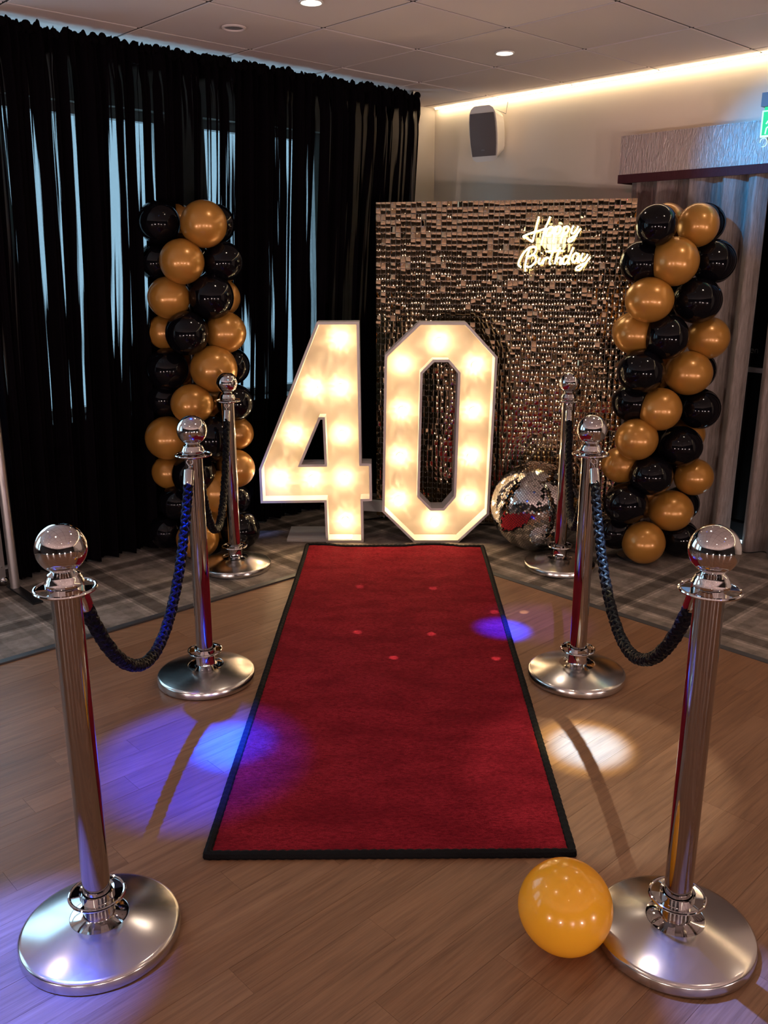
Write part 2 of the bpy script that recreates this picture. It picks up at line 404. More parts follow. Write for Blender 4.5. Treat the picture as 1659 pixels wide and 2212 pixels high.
# curtain wall (B = 0) with a glazed door opening behind the curtains
DA0, DA1, DH = 2.30, 3.55, 2.05
w = MB().rbox(-.2, DA0, -.2, 0, 0, CEIL+.15).rbox(DA0, DA1, -.2, 0, DH, CEIL+.15).rbox(DA1, AMAX+.2, -.2, 0, 0, CEIL+.15)
wr = w.build('wall_right', M['wall']); tag(wr, 'cream plaster wall behind the wall speaker and curtains', 'wall', kind=S)
dr = empty('door_1', R((DA0+DA1)/2, -.1, 0)); tag(dr, 'dark glazed door behind the gap in the curtains', 'door', kind=S)
def dp(mb, n, m): return local(dr, mb.build(n, m, dr))
dp(MB().rbox(DA0, DA0+.05, -.14, -.04, 0, DH).rbox(DA1-.05, DA1, -.14, -.04, 0, DH).rbox(DA0+.05, DA1-.05, -.14, -.04, DH-.06, DH), 'door_frame', M['black_plastic'])
dp(MB().rbox(DA0+.05, DA1-.05, -.10, -.09, 0, DH-.06), 'door_pane', M['door_glass'])
dp(MB().rbox(DA0+.08, DA1-.08, -.075, -.04, .968, .995), 'push_bar', M['grey_plastic'])
dp(MB().rbox(DA0+.05, DA1-.05, -.088, -.06, .0, .10), 'kick_plate', M['black_plastic'])
wb = MB().rbox(AMAX, AMAX+.2, -.2, BMAX+.2, 0, CEIL+.15).build('wall_back', M['wall_dark']); tag(wb, 'dark far wall of the function room', 'wall', kind=S)
wf = MB().rbox(-.2, AMAX+.2, BMAX, BMAX+.2, 0, CEIL+.15).build('wall_front', M['wall_dark']); tag(wf, 'dark side wall of the function room', 'wall', kind=S)
gnd = None

def text_mesh(name, s, size, ext=.0):
    c = bpy.data.curves.new(name, 'FONT'); c.body = s; c.size = size; c.extrude = ext
    o = bpy.data.objects.new(name, c); COL.objects.link(o)
    dg = bpy.context.evaluated_depsgraph_get(); me = bpy.data.meshes.new_from_object(o.evaluated_get(dg))
    bpy.data.objects.remove(o); return me
tm = text_mesh('lettering', 'en', .052); tm.materials.append(M['dim_text'])
to = bpy.data.objects.new('lettering', tm); link(to, dr)
q = on_b(1619, 762, -.085)
to.matrix_parent_inverse = dr.matrix_basis.inverted() if False else Matrix.LocRotScale(dr.location, dr.rotation_euler, dr.scale).inverted()
to.location = q; to.rotation_euler = (math.pi/2, 0, RZ_A)

# ================================================================== BIG THINGS
# ---- red carpet runner
RC = [on_z(447,1845,.012), on_z(1237,1840,.012), on_z(1042,1180,.012), on_z(664,1180,.012)]
for q in RC: q.z = 0
rr = empty('carpet_runner', (RC[0]+RC[1]+RC[2]+RC[3])/4); tag(rr, 'red carpet runner with black bound edge leading to the lit numbers', 'carpet')
NX, NY = 60, 160; mb = MB()
def rc(u_, v_):
    lo = RC[0].lerp(RC[1], u_); hi = RC[3].lerp(RC[2], u_); p = lo.lerp(hi, v_)
    return p
def rz(u_, v_):
    e = min(u_, 1-u_, v_*2.8, (1-v_)*2.8)
    wv = .004*math.sin(u_*9+v_*3)*math.sin(v_*13) + .012*max(0, (v_-.93)/.07)*max(0, math.sin(u_*9.5+1.0))
    return .012*min(1, e/.012+.5) + max(0, wv)
vs = []; fs = []
for j in range(NY+1):
    for i in range(NX+1):
        p = rc(i/NX, j/NY); vs.append((p.x, p.y, rz(i/NX, j/NY)+.002*random.random()))
for j in range(NY):
    for i in range(NX): k = j*(NX+1)+i; fs.append((k, k+1, k+NX+2, k+NX+1))
n = len(vs)
mb.add(vs, fs)
local(rr, mb.build('pile', M['red'], rr, True))
ed = []
def edge(p0, p1, m):
    for i in range(m):
        f = i/m; u_ = p0[0]+(p1[0]-p0[0])*f; v_ = p0[1]+(p1[1]-p0[1])*f
        p = rc(u_, v_); ed.append(Vector((p.x, p.y, .012+rz(u_, v_)-.010)))
edge((0,0),(1,0),120); edge((1,0),(1,1),300); edge((1,1),(0,1),120); edge((0,1),(0,0),300)
rad = [.0125+.0012*math.sin(i*2.1)+.0008*random.random() for i in range(len(ed))]
local(rr, MB().tube(ed, rad, 8, True).build('edge_binding', M['binding'], rr, True))

# ---- marquee numbers
def offset(poly, d):              # inset a closed 2D polygon by d (positive = towards its left side)
    out = []; n = len(poly)
    for i in range(n):
        p0, p1, p2 = poly[i-1], poly[i], poly[(i+1) % n]
        e0 = (p1-p0).normalized(); e1 = (p2-p1).normalized()
        n0 = Vector((-e0.y, e0.x)); n1 = Vector((-e1.y, e1.x)); b = n0+n1
        b = b/ max(.25, b.dot(b)/2) if b.length > 1e-6 else n0
        out.append(p1 + b*(d*1.0))
    return out
def area(poly): return .5*sum(poly[i-1].x*poly[i].y-poly[i].x*poly[i-1].y for i in range(len(poly)))
def fill(polys, name, ext):
    c = bpy.data.curves.new(name, 'CURVE'); c.dimensions = '2D'; c.fill_mode = 'BOTH'; c.extrude = ext
    for pl in polys:
        s = c.splines.new('POLY'); s.points.add(len(pl)-1)
        for p, q in zip(s.points, pl): p.co = (q.x, q.y, 0, 1)
        s.use_cyclic_u = True
    o = bpy.data.objects.new(name, c); COL.objects.link(o)
    dg = bpy.context.evaluated_depsgraph_get(); me = bpy.data.meshes.new_from_object(o.evaluated_get(dg)); bpy.data.objects.remove(o); return me
LY, LD, LT = 4.83, .13, .014
LIGHT_DATA = bpy.data.lights.new('bulb_glow', 'POINT'); LIGHT_DATA.energy = 1.0
def bulb_light_nodes(d):
    # a faceted cap throws rays: the lamp's own distribution, brighter and darker spokes round its axis
    d.use_nodes = True; nt = d.node_tree; em = nt.nodes['Emission']
    tc = nt.nodes.new('ShaderNodeTexCoord'); sp = nt.nodes.new('ShaderNodeSeparateXYZ'); nt.links.new(tc.outputs['Normal'], sp.inputs[0])
    at = nt.nodes.new('ShaderNodeMath'); at.operation = 'ARCTAN2'; nt.links.new(sp.outputs[2], at.inputs[0]); nt.links.new(sp.outputs[0], at.inputs[1])
    cs = nt.nodes.new('ShaderNodeMath'); cs.operation = 'MULTIPLY'; cs.inputs[1].default_value = 4.2; nt.links.new(at.outputs[0], cs.inputs[0])
    cb = nt.nodes.new('ShaderNodeCombineXYZ'); nt.links.new(cs.outputs[0], cb.inputs[0])
    ym = nt.nodes.new('ShaderNodeMath'); ym.operation = 'MULTIPLY'; ym.inputs[1].default_value = 6.0; nt.links.new(sp.outputs[1], ym.inputs[0]); nt.links.new(ym.outputs[0], cb.inputs[1])
    nz = nt.nodes.new('ShaderNodeTexNoise'); nz.inputs['Scale'].default_value = 1.0; nz.inputs['Detail'].default_value = 2; nt.links.new(cb.outputs[0], nz.inputs['Vector'])
    rp = nt.nodes.new('ShaderNodeValToRGB'); rp.color_ramp.elements[0].position = .45; rp.color_ramp.elements[0].color = (.62,.62,.62,1)
    rp.color_ramp.elements[1].position = .60; rp.color_ramp.elements[1].color = (2.1,2.1,2.1,1); nt.links.new(nz.outputs[0], rp.inputs[0])
    nt.links.new(rp.outputs[0], em.inputs['Strength'])
BULBW = 1.0
LIGHT_DATA.energy = BULBW; LIGHT_DATA.color = (1.0,.74,.42); LIGHT_DATA.shadow_soft_size = .006
bulb_light_nodes(LIGHT_DATA)
bulb_mesh = MB().lathe([(.012,0),(.014,.012),(.016,.016),(.0225,.026),(.025,.037),(.0225,.048),(.014,.057),(.0001,.060)], 20).mesh('bulb', True); bulb_mesh.materials.append(M['bulb'])
sock_mesh = MB().lathe([(.022,0),(.022,.006),(.016,.010),(.014,.014)], 20).mesh('bulb_holder', True); sock_mesh.materials.append(M['socket'])
def number(name, label, ox, oy, outer, hole, bulbs):
    P2 = lambda l: [on_y(ox+x/4.097, oy+y/4.097, LY) for x, y in l]
    o3, h3 = P2(outer), P2(hole); zmin = min(p.z for p in o3); dz = -zmin
    o2 = [Vector((p.x, p.z+dz)) for p in o3]; h2 = [Vector((p.x, p.z+dz)) for p in h3]
    if area(o2) < 0: o2.reverse()
    if area(h2) < 0: h2.reverse()
    cx = sum(p.x for p in o2)/len(o2)
    e = empty(name, (cx, LY+LD/2, 0)); tag(e, label, 'number light')
    def rim(poly, d, nm):
        q = offset(poly, d); n = len(poly); m_ = MB(); vs = []
        for (pl, y) in ((poly, LY), (q, LY), (q, LY+LD), (poly, LY+LD)): vs += [(p.x, y, p.y) for p in pl]
        fs = []
        for r_ in range(4):
            for i in range(n):
                j = (i+1) % n; r2 = (r_+1) % 4; fs.append((r_*n+i, r_*n+j, r2*n+j, r2*n+i))
        m_.add(vs, fs); return local(e, m_.build(nm, M['letter_rim'], e))
    rim(o2, LT, 'side_wall'); rim(h2, -LT, 'inner_side_wall')
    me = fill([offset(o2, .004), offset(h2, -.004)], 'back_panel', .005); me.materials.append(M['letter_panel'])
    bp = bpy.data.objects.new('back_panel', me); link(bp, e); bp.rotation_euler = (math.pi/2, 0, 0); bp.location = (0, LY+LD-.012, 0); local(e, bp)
    for (x, y) in bulbs:
        p = on_y(ox+x/4.097, oy+y/4.097, LY+LD-.05)
        b = bpy.data.objects.new('bulb', bulb_mesh); link(b, e); b.location = (p.x, LY+LD-.028, p.z+dz); b.rotation_euler = (math.pi/2, 0, 0); local(e, b)
        s_ = bpy.data.objects.new('bulb_holder', sock_mesh); link(s_, b); s_.location = (0, 0, -.012)
        l_ = bpy.data.objects.new('bulb_glow', LIGHT_DATA); link(l_, e); l_.location = (p.x, LY+LD-.064, p.z+dz); local(e, l_)
    return e
four = number('marquee_number', 'white light-up numeral four with warm round bulbs', 540, 660,
    [(590,148),(965,146),(988,1400),(1074,1402),(1080,1732),(1000,1735),(1006,2100),(672,2100),(658,1745),(95,1752),(80,1450)],
    [(622,1012),(642,1012),(660,1408),(455,1410)],
    [(795,305),(560,740),(805,735),(390,1150),(815,1150),(260,1545),(550,1545),(835,1540),(845,1915)])
q0, q1 = on_z(619,1173,.0), on_z(708,1173,.0)
local(four, MB().box(q0.x, q1.x+.14, q0.y+.02, q0.y+.28, .001, .016).build('foot_plate', M['mdf_white'], four))
zero = number('marquee_number', 'white light-up numeral zero with warm round bulbs beside the mirror ball', 800, 660,
    [(435,150),(850,150),(1127,456),(1050,1852),(780,2100),(385,2100),(105,1828),(126,446)],
    [(565,503),(688,503),(776,606),(738,1688),(644,1796),(540,1796),(436,1688),(464,606)],
    [(615,325),(285,525),(935,535),(285,935),(915,940),(265,1345),(895,1345),(250,1730),(875,1725),(570,1915)])

# ---- gold sequin wall
SR = on_y(1378, 428, 5.0); SL = on_y(812, 437, 5.336); ZT = SR.z
sdir = Vector((SR.x-SL.x, SR.y-SL.y, 0)); SW = sdir.length; sdir.normalize(); snor = Vector((sdir.y, -sdir.x, 0))   # towards the camera
sq = empty('sequin_wall', (SL.x, SL.y, 0), math.atan2(sdir.y, sdir.x)); tag(sq, 'free-standing wall panel of gold mirror sequins behind the numeral zero', 'backdrop')
NC, NR = 49, 56; ZB = .02; dx = SW/NC; dz = (ZT-ZB)/NR
# local: x along the panel, -y towards the camera
for i in range(5):
    for j in range(6):
        x0, x1 = SW*i/5, SW*(i+1)/5; z0, z1 = ZB+(ZT-ZB)*j/6, ZB+(ZT-ZB)*(j+1)/6
        MB().box(x0+.0007, x1-.0007, .004, .009, z0+.0007, z1-.0007).build('grid_panel', M['sequin_board'], sq)
fr = MB()
for x in (.02, SW-.05): fr.box(x, x+.03, .010, .045, 0, ZT-.01)
for z in (.03, .95, ZT-.05): fr.box(.05, SW-.05, .010, .040, z, z+.03)
fr.build('stand_frame', M['alu'], sq)
for x in (.035, SW-.035): MB().box(x-.03, x+.03, -.0+.045, .30, 0, .012).build('stand_foot', M['alu'], sq)
MB().box(-.09, .34, -.06, -.02, .06, .125).build('base_bar', M['mdf_white'], sq)
def seq_shape():
    w_, h_ = dx*.90, dz*.92; vs = []; fs = []
    for j in range(3):
        for i in range(3):
            x = (i/2-.5)*w_; z = -j/2*h_
            bow = .0016*(1-(2*(i/2-.5))**2) + .0010*(1-(j-1)**2)
            vs.append((x, -bow, z))
    for j in range(2):
        for i in range(2): k = j*3+i; fs.append((k, k+1, k+4, k+3))
    return vs, fs
sv, sf = seq_shape()
sm = MB().add(sv, sf).mesh('sequin', True); sm.materials.append(M['sequin'])
rest = MB(); pins = MB()
for r_ in range(NR):
    for c_ in range(NC):
        x = (c_+.5)*dx; z = ZT - r_*dz - .0006
        blk = .5*math.sin(c_*.23+r_*.11)+.5*math.sin(r_*.31-c_*.07)
        rx = random.gauss(-.006, .022) + .008*blk; ry = random.gauss(0, .03); rzz = random.gauss(0, .05)
        if random.random() < .16+.14*blk: rx = random.gauss(-.085, .04)
        if random.random() < .12: rx += random.choice((-.12, .06)); rzz += random.uniform(-.30, .30)
        yy = -.0035 - .0022*random.random()
        eul = Matrix.Rotation(rzz, 3, 'Z') @ Matrix.Rotation(rx, 3, 'X') @ Matrix.Rotation(ry, 3, 'Y')
        pins.box(x-.0016, x+.0016, yy-.004, yy+.0005, z-.0058, z-.0030)
        if 35 <= c_ <= 46 and r_ < 25:
            o = bpy.data.objects.new('sequin', sm); link(o, sq); o.location = (x, yy, z); o.rotation_euler = eul.to_euler()
        else:
            rest.add([eul @ Vector(p) + Vector((x, yy, z)) for p in sv], sf)
tag(rest.build('sequin_field', M['sequin'], sq, True), 'gold mirror sequins covering the rest of the panel', kind='stuff')
tag(pins.build('sequin_pins', M['pin'], sq), 'tiny pins holding the sequins', kind='stuff')

# ---- mirror ball
DBR = .250; dc = on_z(1153, 1093, .25); dc.x += .012; dc.z = DBR
db = empty('mirror_ball', (dc.x, dc.y, 0)); tag(db, 'large mirrored disco ball resting on plaid carpet beside the zero', 'disco ball')
o = MB().sphere((0,0,0), DBR-.004, 48, 28).build('core', M['ball_core'], db, True); o.location = (0, 0, DBR)
fac = MB(); ts = .0118; nl = int(math.pi*DBR/ts)
for i in range(nl):
    th = math.pi*(i+.5)/nl; rr_ = DBR*math.sin(th); cnt = max(3, int(2*math.pi*rr_/ts)); ph0 = random.random()
    for k in range(cnt):
        ph = 2*math.pi*(k+ph0)/cnt
        nrm = Vector((math.sin(th)*math.cos(ph), math.sin(th)*math.sin(ph), math.cos(th)))
        e1 = Vector((-math.sin(ph), math.cos(ph), 0)); e2 = nrm.cross(e1)
        nt_ = (nrm + e1*random.gauss(0,.026) + e2*random.gauss(0,.026)).normalized()
        f1 = (e1-nt_*e1.dot(nt_)).normalized(); f2 = nt_.cross(f1); c_ = nrm*(DBR-.0012); s_ = ts*.43
        fac.add([c_-f1*s_-f2*s_, c_+f1*s_-f2*s_, c_+f1*s_+f2*s_, c_-f1*s_+f2*s_], [(0,1,2,3)])
mf = bpy.data.meshes.new('mirror_facets'); mf.from_pydata(fac.v, [], fac.f); mf.update(); mf.materials.append(M['mirror'])
o = link(bpy.data.objects.new('mirror_facets', mf), db); o.rotation_euler = (.55, .35, .4); o.location = (0, 0, DBR); tag(o, 'small square mirror facets', kind='stuff')
cp = Matrix.Rotation(.4, 3, 'Z') @ Matrix.Rotation(.35, 3, 'Y') @ Matrix.Rotation(.55, 3, 'X')
o = MB().lathe([(.030,0),(.030,.006),(.012,.010),(.012,.022),(.0001,.024)], 20).build('hanging_cap', M['steel'], db, True)
o.location = Vector((0,0,DBR)) + cp @ Vector((0,0,DBR-.003)); o.rotation_euler = (.55,.35,.4)

# ---- balloon columns
bal = MB().sphere((0,0,0), 1.0, 32, 20).mesh('balloon', True); bal.materials.append(M['gold'])
bal2 = bal.copy(); bal2.materials.clear(); bal2.materials.append(M['black_balloon'])
def column(label, base_px, rows, rcol, push=0.0):
    c0 = on_z(*base_px, .12); c0 = c0*(1+push/c0.y); ax = Vector((c0.x, c0.y+rcol*.95, 0))
    e = empty('balloon_column', ax); tag(e, label, 'balloon column')
    MB().lathe([(.10,0),(.10,.012),(.03,.03),(.0125,.04),(.0125,1.66)], 24).build('stand', M['black_plastic'], e, True)
    for (x, y, rx, ry, colr, lay) in rows:
        # a balloon is tied to the pole: its centre lies on a ring round the axis, on the near or the far side
        p = on_y(x, y, ax.y); dxm = p.x-ax.x
        dep = math.sqrt(max(0.0, rcol**2-dxm**2))
        Y = ax.y - {'F':max(dep,.05),'S':dep*.45,'B':-max(dep*.95,.11)}[lay]
        p = on_y(x, y, Y); k = ppm(p)
        o = bpy.data.objects.new('balloon', bal if colr == 'g' else bal2); link(o, e)
        hx, hz = rx/k, ry/k
        p.z = max(p.z, hz+.001)
        o.location = p-ax; o.scale = (hx, (hx+hz)/2, hz); o.rotation_euler = (random.uniform(-.2,.2), random.uniform(-.15,.15), random.uniform(0,6))
        if abs(hx-hz) > .004: o.rotation_euler = (0, 0, 0)
    return e
rightcol = [(1418,486,44,44,'k','F'),(1508,486,44,46,'g','F'),(1522,483,44,43,'k','B'),(1440,482,42,42,'g','B'),
 (1457,565,52,52,'g','F'),(1386,567,46,46,'k','S'),(1542,565,47,47,'k','S'),(1470,565,44,44,'k','B'),
 (1403,648,52,48,'g','F'),(1506,649,53,49,'k','F'),(1450,640,44,44,'k','B'),
 (1440,728,48,48,'k','F'),(1370,722,45,43,'g','S'),(1529,730,46,45,'g','S'),(1366,717,43,42,'g','B'),
 (1385,802,51,47,'k','F'),(1487,806,51,47,'g','F'),(1503,800,43,43,'k','B'),(1420,800,42,42,'g','B'),
 (1426,884,46,46,'g','F'),(1365,869,43,41,'k','S'),(1511,883,45,44,'k','S'),(1440,870,42,42,'k','B'),
 (1375,949,46,45,'g','F'),(1469,964,48,44,'k','F'),(1482,938,40,38,'g','B'),(1400,945,40,40,'k','B'),
 (1406,1027,47,43,'k','F'),(1341,1004,41,39,'g','S'),(1498,1030,42,40,'g','S'),(1420,1010,40,40,'k','B'),
 (1352,1088,48,44,'k','F'),(1449,1103,48,44,'g','F'),(1470,1088,40,38,'k','B'),(1390,1080,40,40,'g','B'),
 (1390,1172,46,46,'g','F'),(1330,1148,40,38,'k','S'),(1466,1168,43,41,'k','S')]
leftcol = [(440,484,50,50,'g','F'),(343,481,46,46,'k','F'),(467,484,40,42,'k','B'),(381,480,40,40,'g','B'),
 (393,565,48,48,'g','F'),(338,566,40,40,'k','S'),(482,566,44,43,'k','S'),(410,560,42,42,'k','B'),
 (365,643,46,45,'g','F'),(457,641,48,48,'k','F'),(480,643,39,39,'g','B'),(400,640,40,40,'k','B'),
 (404,720,47,47,'k','F'),(356,717,37,37,'g','S'),(487,718,45,44,'g','S'),(425,715,42,42,'k','B'),
 (361,798,46,45,'k','F'),(462,797,51,50,'g','F'),(500,791,40,40,'k','B'),(410,795,40,40,'g','B'),
 (415,873,46,43,'g','F'),(356,862,38,37,'k','S'),(508,870,40,40,'k','S'),(440,865,40,40,'g','B'),
 (362,946,48,47,'g','F'),(460,948,49,49,'k','F'),(510,936,38,36,'g','B'),(420,940,40,40,'g','B'),
 (419,1025,48,46,'k','F'),(366,1019,38,37,'g','S'),(509,1012,42,41,'g','S'),(440,1010,40,40,'k','B'),
 (470,1062,44,46,'g','F'),(383,1085,40,37,'k','F'),(506,1076,36,34,'k','B'),(430,1080,40,38,'k','B'),
 (427,1165,46,42,'g','F'),(360,1148,38,37,'k','S'),(519,1144,43,42,'k','S'),(470,1130,40,40,'g','B')]
column('gold and black balloon column in front of the taupe curtains', (1390,1172), rightcol, .135)
column('gold and black balloon column standing against the black drape', (427,1165), leftcol, .135, .05)

# ---- loose balloon
lp = on_z(1222, 1958, .11)
lb_ = empty('gold_balloon', (lp.x, lp.y, 0)); tag(lb_, 'loose glossy gold balloon on the wood floor touching a stanchion base', 'balloon')
prof = []
for i in range(33):
    a_ = math.pi*i/32; s_ = 1.0 + .10*max(0, math.cos(a_))**3
    prof.append((max(1e-6, .1075*math.sin(a_)), -.1075*s_*math.cos(a_)))
o = MB().lathe(prof, 40).build('skin', M['loose_gold'], lb_, True); o.location = (0, 0, .110); o.rotation_euler = (math.radians(38), math.radians(52), 0)
mw = Matrix.Rotation(math.radians(52), 3, 'Y') @ Matrix.Rotation(math.radians(38), 3, 'X')
kp = Vector((0,0,.110)) + mw @ Vector((0,0,-.1085-.010))
o = MB().lathe([(.004,0),(.006,.004),(.003,.008),(.007,.013),(.0075,.015),(.0001,.0155)], 14).build('knot', M['loose_gold'], lb_, True)
o.rotation_euler = (math.radians(38)+math.pi, math.radians(52), 0); o.location = kp + mw @ Vector((0,0,.006))
mt = mw
o.rotation_euler = (mt @ Matrix.Rotation(math.pi, 3, 'X')).to_euler()

# ---- stanchions
BALLZ, FLZ = .975, .886
def make_stanchion():
    e = empty('rope_stanchion')
    MB().lathe([(.180,0),(.186,.004),(.186,.026),(.183,.031),(.176,.034),(.125,.047),(.082,.058),(.068,.0605),(.066,.0585),(.0005,.0585)], 72).build('base', M['steel'], e, True)
    MB().lathe([(.067,.0590),(.067,.0600),(.046,.0625),(.037,.066),(.036,.068),(.036,.110),(.034,.112)], 48).build('base_sleeve', M['chrome'], e, True)
    def ring(z, nm):
        r_ = MB(); pts = []
        # flat collar ring with a rolled rim and hook slots
        r_.lathe([(.034,z-.004),(.034,z+.010),(.040,z+.012),(.040,z-.004)], 40)
        r_.tube([(.0625*math.cos(2*math.pi*k/56), .0625*math.sin(2*math.pi*k/56), z) for k in range(56)], .0040, 8, True)
        for q in range(4):
            t0 = q*math.pi/2+math.pi/4; vs = []; fs = []
            for k in range(9):
                t_ = t0 + (k/8-.5)*.75
                for (rd, zz) in ((.038, z-.0015), (.0625, z-.0015), (.0625, z+.0015), (.038, z+.0015)): vs.append((rd*math.cos(t_), rd*math.sin(t_), zz))
            for k in range(8):
                for s_ in range(4): fs.append((k*4+s_, k*4+(s_+1) % 4, k*4+4+(s_+1) % 4, k*4+4+s_))
            fs += [(0,1,2,3), (35,34,33,32)]
            r_.add(vs, fs)
        return r_.build(nm, M['chrome'], e, True)
    ring(.120, 'lower_ring')
    MB().lathe([(.0318,.066),(.0318,FLZ-.004)], 56).build('post', M['chrome_post'], e, True)
    ring(FLZ, 'hook_ring')
    MB().lathe([(.034,FLZ-.012),(.036,FLZ+.006),(.040,FLZ+.010),(.041,FLZ+.015),(.038,FLZ+.020),(.0375,FLZ+.024),(.034,FLZ+.029),(.033,FLZ+.033),(.026,FLZ+.038),(.0205,FLZ+.044),(.0195,FLZ+.048),(.022,BALLZ-.036)], 48).build('cap', M['chrome'], e, True)
    bo = MB().sphere((0,0,0), .0535, 48, 28).build('ball', M['chrome'], e, True); bo.location = (0, 0, BALLZ)
    return e
def copy_tree(o, parent=None):
    c = o.copy(); COL.objects.link(c); c.parent = parent
    for ch in list(o.children): copy_tree(ch, c)
    return c
spx = {'FL':(218,2005),'ML':(446,1455),'BL':(509,1218),'FR':(1455,2010),'MR':(1245,1452),'BR':(1208,1217)}
slab = {'FL':'chrome ball-top stanchion with scuffed base, across the carpet from the loose balloon',
 'ML':'middle chrome ball-top stanchion of the row on the numeral four side',
 'BL':'chrome ball-top stanchion on plaid carpet before the balloon column by the drape',
 'FR':'chrome ball-top stanchion whose base touches the loose gold balloon',
 'MR':'middle chrome ball-top stanchion of the row on the mirror ball side',
 'BR':'chrome ball-top stanchion on plaid carpet in front of the mirror ball'}
ST = {}; proto = make_stanchion(); first = True
for k_, px in spx.items():
    e = proto if first else copy_tree(proto); first = False
    p = on_z(px[0], px[1], .02); p.z = 0; e.location = p; ST[k_] = p
    e.rotation_euler = (0, 0, random.uniform(0, 1.5)); tag(e, slab[k_], 'stanchion', 'chrome stanchions lining the red carpet')

# ---- ropes
def rope(k0, k1, low, label, side=0.0):
    p0, p1 = ST[k0], ST[k1]; d = (p1-p0).normalized()
    a0 = p0 + d*.0625 + Vector((0,0,FLZ-.006)); a1 = p1 - d*.0625 + Vector((0,0,FLZ-.006))
    e = empty('barrier_rope', (p0+p1)/2); tag(e, label, 'rope', 'black barrier ropes')
    e.location.z = low
    K = 1.35; span = (a1-a0); N = 600
    path = []
    for i in range(N+1):
        t_ = i/N; z = low + (a0.z-low)*(math.cosh(K*(2*t_-1))-1)/(math.cosh(K)-1)
        q = a0 + span*t_; path.append(Vector((q.x, q.y, z)))
    # arc-length
    s_ = [0.0]
    for i in range(N): s_.append(s_[-1] + (path[i+1]-path[i]).length)
    L = s_[-1]
    def at(x):
        x = max(0, min(L, x)); lo, hi = 0, N
        while hi-lo > 1:
            m_ = (lo+hi)//2
            if s_[m_] <= x: lo = m_
            else: hi = m_
        f = (x-s_[lo])/max(1e-9, s_[lo+1]-s_[lo]); return path[lo].lerp(path[lo+1], f)
    HK, FE = .035, .085
    side_v = d.cross(Vector((0,0,1))).normalized()
    braid = MB(); pitch, nst = .090, 4
    m_ = int((L-2*FE)/.0048)
    for st in range(6):                      # three strands each way, interlaced
        for ply in range(1):
            pts = []
            for i in range(m_+1):
                x = FE + (L-2*FE)*i/m_; c = at(x); tg = (at(x+.002)-at(x-.002)).normalized(); nn = tg.cross(side_v).normalized()
                sg = 1 if st < 3 else -1; ph = sg*2*math.pi*(x/pitch + st/3); r1 = .0098+.0016*math.sin(6*math.pi*2*x/pitch/2+(0 if st < 3 else math.pi))
                oc = side_v*(r1*math.cos(ph)) + nn*(r1*math.sin(ph))
                ph2 = 2*math.pi*(x/.030 + ply/2)
                oc = oc + (side_v*math.cos(ph2)+nn*math.sin(ph2))*.0
                pts.append(c+oc)
            braid.tube(pts, [.0076+.0012*math.sin(2*math.pi*(i*(L-2*FE)/m_)/.0225) for i in range(m_+1)], 8)
    local(e, braid.build('braid', M['rope'], e, True))
    for (x0, x1, hk) in ((HK, FE+.012, a0), (L-HK, L-FE-.012, a1)):
        q0, q1 = at(x0), at(x1); ax = (q1-q0); n_ = 8
        pts = [q0 + ax*f for f in (0, .04, .10, .5, .9, 1.0)]
        local(e, MB().tube(pts, [.008,.015,.018,.018,.018,.017], 20).build('ferrule', M['chrome'], e, True))
        hp = []
        up = (hk-q0); ln = up.length; un = up.normalized()
        for i in range(17):
            an = math.pi*1.5*i/16
            hp.append(q0 + un*(ln*.55 + .011*math.sin(an) + .006) + side_v*(.011*(1-math.cos(an))-.011))
        hp = [q0 - un*.002, q0 + un*(ln*.3)] + hp
        local(e, MB().tube(hp, .0028, 8).build('hook', M['chrome'], e, True))
    return e
rope('FL', 'ML', .435, 'black braided rope between the outer two stanchions on the four side')
rope('ML', 'BL', .425, 'black braided rope between the inner two stanchions on the four side')
rope('FR', 'MR', .455, 'black braided rope from the balloon-touched stanchion to the middle one')
rope('MR', 'BR', .435, 'black braided rope hanging just before the mirror ball')

# ---- black drape on its pipe frame
DA, DTOP = .43, 2.545
def drape_a(z): return DA - .19*max(0.0, (2.3-z)/2.3)
e = empty('black_drape', R(DA, .62, 0), RZ_B); tag(e, 'tall sheer black drape hanging in gathers before the windows', 'drape')
# local x runs along +b, local -y/+y is across; build in local coordinates
def a_sign():     # is local +y towards +a ?
    ly = Vector((-math.sin(RZ_B), math.cos(RZ_B), 0)); return 1.0 if ly.dot(-U) > 0 else -1.0
AS = a_sign()
DW = 3.30-.62; NXD, NZD = 1100, 44; vs = []; fs = []
ph = [random.uniform(0, 6.28) for _ in range(40)]
def fold(x, zf):
    k = 2*math.pi
    y = .030*math.sin(k*x/.125+ph[0]+1.2*math.sin(k*x/.9+ph[1])) + .018*math.sin(k*x/.058+ph[2]+1.5*math.sin(k*x/.5+ph[3])+.6*zf) + .010*math.sin(k*x/.031+ph[4]+2*math.sin(k*x/.33))
    return y*(.55+.45*zf)
for j in range(NZD+1):
    zf = 1-j/NZD; 
    for i in range(NXD+1):
        x = DW*i/NXD; z = .012 + (DTOP-.012)*zf
        top = 0
        y = fold(x, 1-zf)
        if j == 0: z += .008*math.sin(x*2*math.pi/.043+ph[6])+.007*math.sin(x*2*math.pi/.071+ph[7])+.006*math.sin(x*2*math.pi/.027)+.006*random.random()
        if j in (1, 2): y += .016*math.sin(x*2*math.pi/.05+ph[8])
        aoff = drape_a(z)-DA
        vs.append((x, y + AS*aoff, z))
for j in range(NZD):
    for i in range(NXD): k = j*(NXD+1)+i; fs.append((k, k+1, k+NXD+2, k+NXD+1))
me = bpy.data.meshes.new('cloth'); me.from_pydata(vs, [], fs); me.update(); shade(me, 180); me.materials.append(M['drape'])
link(bpy.data.objects.new('cloth', me), e)
rf = MB()
